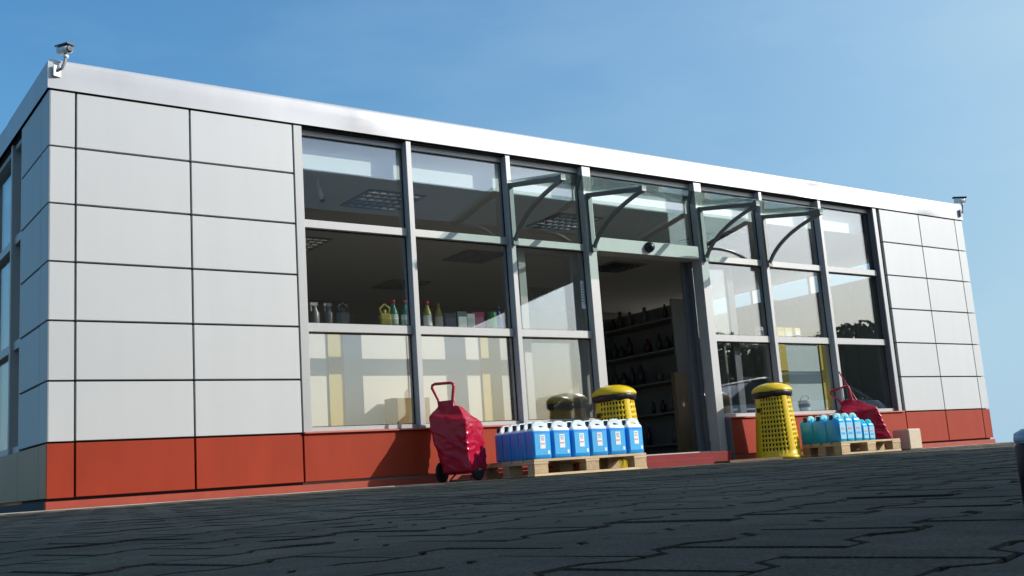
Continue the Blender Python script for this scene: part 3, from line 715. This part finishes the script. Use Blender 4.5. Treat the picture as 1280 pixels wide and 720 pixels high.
# ------------------------------------------------------------------ yellow litter bins
def make_bin():
    t = empty('litter_bin')
    NA = 80; R0, R1, HB = .232, .178, .66
    def rad(a, z):
        k = z / HB; R = R0 + (R1 - R0) * min(1, k)
        if z < .03: R += .008
        n = 2.7; c_, s_ = abs(math.cos(a)), abs(math.sin(a)); return R * (c_ ** n + s_ ** n) ** (-1 / n) * .965
    zs = [0, .03, .045]; rows = 12; z = .085
    zz = [0, .028, .030, .085]
    hole_rows = []
    for k in range(rows):
        hole_rows.append(len(zz) - 1); zz += [.085 + k * .0458 + .027, .085 + (k + 1) * .0458]
    zz += [HB]
    mb = MB(); vv = []
    for z in zz:
        for i in range(NA):
            a = 2 * math.pi * i / NA + math.pi / 4; r = rad(a, z); vv.append((r * math.cos(a), r * math.sin(a), z))
    ff = []
    for j in range(len(zz) - 1):
        for i in range(NA):
            q = i % 20
            if j in hole_rows and 3 <= q <= 17 and q % 2 == 1: continue
            ff.append((j * NA + i, j * NA + (i + 1) % NA, (j + 1) * NA + (i + 1) % NA, (j + 1) * NA + i))
    mb.add(vv, ff, True); bd = mb.build('body', 'yellow', t)
    md = bd.modifiers.new('thick', 'SOLIDIFY'); md.thickness = .006; md.offset = -1
    MB().lathe([(R0 * .86, .02), (R1 * .86, HB)], 32).build('liner', 'bin_inner', t)
    # bag collar
    br_ = random.Random(2); rs = []
    prof = [(.176, HB - .030), (.188, HB - .040), (.201, HB - .026), (.206, HB + .0), (.201, HB + .018), (.185, HB + .026)]
    for r, z in prof:
        rs.append([((r + br_.uniform(-.006, .006)) * math.cos(2 * math.pi * i / 40), (r + br_.uniform(-.006, .006)) * math.sin(2 * math.pi * i / 40), z + br_.uniform(-.007, .007) - .012 * math.sin(2 * math.pi * i / 40 + .6)) for i in range(40)])
    MB().rings(rs, False, False).build('bag', 'bag', t)
    lid = MB().lathe([(.198, HB + .020), (.208, HB + .030), (.203, HB + .048), (.180, HB + .074), (.130, HB + .100), (.070, HB + .114), (.001, HB + .118)], 36).build('lid', 'yellow', t)
    MB().tube([(-.03, -.15, HB + .095), (-.01, -.10, HB + .113), (.0, -.02, HB + .121), (.0, .08, HB + .116)], .004, 6).build('lid_seam', 'rubber', lid)
    return t
bin1 = make_bin(); 
a_lock = math.radians(205)
def lock(t, ang, z):
    r = (.232 + (.178 - .232) * z / .66) * 1.08
    o = MB().box(-.022, .022, -.007, .012, -.022, .022, c=.003).build('lock', 'black', t)
    o.location = (r * math.cos(ang) * 1.03, r * math.sin(ang) * 1.03, z); o.rotation_euler = (0, 0, ang + math.pi / 2)
lock(bin1, math.radians(143), .50)
bin1.location = (4.86, -.26, G(-.3)); bin1.rotation_euler = (0, 0, math.radians(38))
tag(bin1, 'yellow perforated litter bin with domed lid behind the blue canisters by the doorway', 'litter bin', 'yellow litter bins by the entrance')
bin2 = copy_tree(bin1); bin2.location = (6.945, -.335, G(-.3)); bin2.rotation_euler = (0, 0, math.radians(31))
tag(bin2, 'yellow perforated litter bin with domed lid right of the doorway beside turquoise canisters', 'litter bin', 'yellow litter bins by the entrance')

# ------------------------------------------------------------------ shopping trolleys
def make_trolley(seed):
    """local frame: X along the axle, -Y the front of the bag, handle and wheels at +Y, Z up"""
    t = empty('shopping_trolley')
    # soft bag: upright box, wider at the top, pinched into a folded ridge, creased all over
    W0, D0, HB_ = .31, .27, .60
    keys = [(0, .78, .84, .046), (.03, .88, .96, .044), (.12, .92, 1.0, .038), (.40, 1.03, 1.05, .014), (.70, 1.17, 1.0, -.012), (.80, 1.24, .92, -.022), (.84, 1.22, .84, -.026), (.90, 1.0, .52, -.046), (.96, .80, .26, -.066), (1.0, .66, .16, -.076)]
    def ev(t, j):
        for p, q in zip(keys[:-1], keys[1:]):
            if p[0] <= t <= q[0]: return p[j] + (q[j] - p[j]) * (t - p[0]) / (q[0] - p[0])
        return keys[-1][j]
    mb = MB(); rs = []; NZ = 46
    for k in range(NZ + 1):
        t_ = k / NZ; kw, kd, ox = ev(t_, 1), ev(t_, 2), ev(t_, 3); z = .062 + t_ * (HB_ - .04)
        base = []
        pts = rrect(W0 * kw, D0 * kd, .022 * min(kw, kd), 3); n_ = len(pts)
        for i in range(n_):
            x0_, y0_ = pts[i]; x1_, y1_ = pts[(i + 1) % n_]; m_ = max(1, int(math.hypot(x1_ - x0_, y1_ - y0_) / .018)) if i % 4 == 3 else 1
            m_ = 12 if i % 4 == 3 else 1
            for q in range(m_): base.append((x0_ + (x1_ - x0_) * q / m_, y0_ + (y1_ - y0_) * q / m_))
        ring = []
        for x, y in base:
            P = Vector((x, y, z)); d = Vector((x / W0, y / D0, 0)).normalized()
            big = noise.noise(Vector((x * 5, y * 5, z * 4 + seed)))
            r1 = 1 - abs(noise.noise(Vector((x * 7 + z * 9, y * 7 - z * 6, z * 7 + 3 * seed)))) * 2
            r2 = 1 - abs(noise.noise(Vector((x * 16 - z * 14, y * 16 + z * 11, z * 12 + 7 * seed)))) * 2
            env = min(1, t_ * 8) * (1 if t_ < .9 else .4)
            w = (.012 * big + .010 * max(0, r1) ** 3 + .005 * max(0, r2) ** 3 - .006) * env
            dz = -.055 * (x / W0 + .25) * (max(0, min(1, (t_ - .72) / .1))) * (1 - max(0, (t_ - .9) / .1))
            ring.append((x + ox + d.x * w, y - .01 + d.y * w, z + dz))
        rs.append(ring)
    mb.rings(rs); bag = mb.build('bag', 'vinyl', t)
    sb = bag.modifiers.new('smooth', 'SUBSURF'); sb.levels = 1; sb.render_levels = 1
    # neck flap wrapped round the handle bars
    fl = MB(); rr = []
    for z, x0, x1, y0, y1 in ((.565, -.185, .010, -.060, .035), (.605, -.180, -.004, -.040, .010), (.640, -.165, -.018, -.034, -.002), (.668, -.168, -.015, -.030, -.008)):
        rr.append([(x0, y0, z), (x1, y0, z), (x1, y1, z), (x0, y1, z)])
    fl.rings(rr, smooth=True); fo = fl.build('flap', 'vinyl', t); fb_ = fo.modifiers.new('round', 'BEVEL'); fb_.width = .008; fb_.segments = 3
    hp = [(-.060, -.02, .60), (-.070, -.02, .68), (-.118, -.02, .785), (-.114, -.02, .806), (-.093, -.02, .816), (.040, -.02, .810), (.060, -.02, .798), (.063, -.02, .775), (.048, -.02, .68), (.040, -.02, .60)]
    MB().tube([(x * 1.2 - .085, y, z) for x, y, z in hp], .0125, 10).build('handle', 'handle', t)
    fm = MB(); fm.tube([(-.19, 0, .085), (.20, 0, .085)], .008, 8)
    for x in (-.05, .13): fm.tube([(x, -.10, .012), (x, .02, .075)], .007, 8)
    fm.tube([(-.05, -.10, .012), (.13, -.10, .012)], .008, 8)
    fr = fm.build('frame', 'bracket', t)
    for x in (-.185, .165):
        w = MB().lathe([(.040, -.016), (.072, -.016), (.084, -.010), (.086, 0), (.084, .010), (.072, .016), (.040, .016)], 28, (x, 0, .086), (1, 0, 0)).build('wheel', 'rubber', t)
        MB().lathe([(.001, -.018), (.012, -.020), (.014, -.012), (.058, -.010), (.060, -.0165), (.060, .0165), (.058, .010), (.014, .012), (.012, .020), (.001, .018)], 20, (x, 0, .086), (1, 0, 0)).build('hub', 'hub', w)
    return t
tr1 = make_trolley(1); tr1.location = (3.105, -.305, G(-.3)); tr1.rotation_euler = (0, 0, -math.radians(66))
tag(tr1, 'crimson vinyl shopping trolley standing left of the blue canisters', 'trolley', 'red shopping trolleys')
tr2 = copy_tree(tr1); tr2.location = (8.78, -.19, G(-.2)); tr2.rotation_euler = (0, math.radians(-17), -math.radians(40))
tag(tr2, 'crimson shopping trolley leaning over behind the turquoise canisters', 'trolley', 'red shopping trolleys')
# thin rod leaning beside the second trolley
rd = MB().tube([(9.02, -.16, G(-.2)), (8.47, -.03, .86)], .007, 8).build('metal_rod', 'handle'); tag(rd, 'thin rod leaning on the window above the right shopping trolley', 'rod')

# ------------------------------------------------------------------ small things on the ground
bl = MB().box(-.15, .15, -.10, .10, 0, .235, c=.012).build('stone_block', 'stone', None, (9.25, -.27, G(-.3))); bl.rotation_euler = (0, 0, math.radians(8))
tag(bl, 'beige block standing on the paving right of the turquoise canister pallet', 'block')
gr = empty('floor_grate', (5.93, -.62, G(-.5))); tag(gr, 'rusty brown metal foot grate on the paving in front of the doorway', 'grate')
for k in range(30): B('bar', 'grate', gr, k * .0245, k * .0245 + .010, .012, .388, .003, .022)
B('frame', 'grate', gr, -.012, .735, 0, .011, .001, .024); B('frame', 'grate', gr, -.012, .735, .389, .40, .001, .024)
# low round post at the right edge of the picture, close to the camera
M['post_dark'] = mat('dark_post', (.012, .010, .014), rough=.5, spec=.2, var=.2)
M['post_top'] = mat('pale_cap', (.34, .42, .48), rough=.4)
pt = empty('low_post', (-.331, -7.028, G(-7.02))); tag(pt, 'low dark round post with pale cap cut off by right edge', 'post')
MB().lathe([(.046, -.01), (.046, .080), (.044, .084)], 36).build('body', 'post_dark', pt)
MB().lathe([(.045, .0845), (.0465, .088), (.045, .096), (.036, .101), (.001, .103)], 36).build('cap', 'post_top', pt)

# ------------------------------------------------------------------ forecourt canopy over the camera: it shades the paving and shows in the panes
fc = empty('forecourt_canopy', (0, -6.5, 0)); tag(fc, 'wide flat forecourt roof on columns shading the paving', 'canopy')
M['soffit'] = mat('pale_soffit', (.55, .54, .52), rough=.7, var=.1)
fc.location = (0, -6.6, 0)
MB().prism([(-16, -.02), (-16, -11.5), (15.2, -11.5), (12.7, -.02)], 4.22, 4.75).build('roof_slab', 'soffit', fc); B('fascia', 'soffit', fc, -16.05, 12.75, -.018, .02, 4.19, 4.79)
for x, y in ((-12, -3.2), (-5, -3.2), (1.5, -3.2), (13.15, -3.2), (-12, -9), (-5, -9), (1.5, -9)): B('column', 'bracket', fc, x - .15, x + .15, y - .15, y + .15, -.2, 4.218)

# ------------------------------------------------------------------ what the panes mirror: a parked silver car and a far hedge
def car(loc, rz):
    t = empty('parked_car', loc, rz); tag(t, 'silver parked car mirrored in the lower right panes', 'car')
    M['car'] = mat('silver_car_paint', (.72, .74, .76), rough=.3, metal=.2, coat=.6); M['car_glass'] = mat('car_glass', (.02, .025, .03), rough=.05)
    low = [(-2.1, .35), (-2.15, .6), (-2.05, .85), (-1.2, .95), (.9, .97), (1.9, .92), (2.1, .7), (2.1, .35)]
    def skin(prof, wf, name, m_):
        rs = []
        for y, k in ((-1, .94), (-.96, 1), (0, 1.0), (.96, 1), (1, .94)):
            rs.append([(x * (k if abs(y) == 1 else 1), y * wf(z), z) for x, z in prof])
        return MB().rings(rs, True, True, False).build(name, m_, t)
    skin(low, lambda z: .86 if z < .9 else .82, 'body', 'car')
    skin([(-1.35, .951), (-.65, 1.36), (.1, 1.45), (1.0, 1.40), (1.75, .971), (1.0, .96)], lambda z: .80 - .22 * max(0, (z - .95)) , 'cabin', 'car_glass')
    skin([(-.70, 1.345), (.1, 1.47), (1.05, 1.41), (.1, 1.43)], lambda z: .70, 'roof', 'car')
    for x in (-1.3, 1.25):
        for y in (-.80, .80):
            w = MB().lathe([(.2, -.1), (.3, -.1), (.32, -.07), (.32, .07), (.3, .1), (.2, .1)], 28, (x, y, .32), (0, 1, 0)).build('wheel', 'rubber', t)
            MB().lathe([(.001, -.085), (.2, -.09), (.2, .09), (.001, .085)], 20, (x, y, .32), (0, 1, 0)).build('rim', 'hub', w)
car((12.6, -4.6, G(-4.6)), math.radians(12))
M['leaf'] = mat('hedge_leaf', (.05, .075, .03), rough=.7, var=.4, vscale=1)
hm = MB(); hr = random.Random(9)
for k in range(30000):
    x = hr.uniform(34, 84); y = -34 - (x - 34) * .05 + hr.gauss(0, .9); hgt = min(6.8, 3.0 + (x - 34) * .45) + max(0, x - 42) * .08 + .35 * math.sin(x * .35) + .25 * math.sin(x * .9 + 1)
    z = hr.uniform(0, 1) ** .7 * hgt; s_ = hr.uniform(.10, .26)
    a = Vector((hr.gauss(0, 1), hr.gauss(0, 1), hr.gauss(0, 1))).normalized(); b = a.orthogonal().normalized()
    c_ = Vector((x, y, z + G(-9))); hm.add([c_ + a * s_, c_ + b * s_ * .6, c_ - a * s_, c_ - b * s_ * .6], [(0, 1, 2, 3)])
for q in range(25):      # dense inner growth
    x = 35 + q * 2; y = -35 - q * .1; z1 = (min(6.8, 3.0 + (x - 34) * .45) + max(0, x - 42) * .08) * .86
    hm.add([(x, y, -.3), (x + 2, y - .1, -.3), (x + 2, y - .1, z1), (x, y, z1), (x, y - .8, -.3), (x + 2, y - .9, -.3), (x + 2, y - .9, z1), (x, y - .8, z1)], [(0, 1, 2, 3), (4, 7, 6, 5), (3, 2, 6, 7), (0, 3, 7, 4), (1, 5, 6, 2)])
hd = hm.build('far_hedge', 'leaf'); hd['kind'] = 'stuff'; hd['label'] = 'dark hedge far across the yard'; hd['category'] = 'hedge'
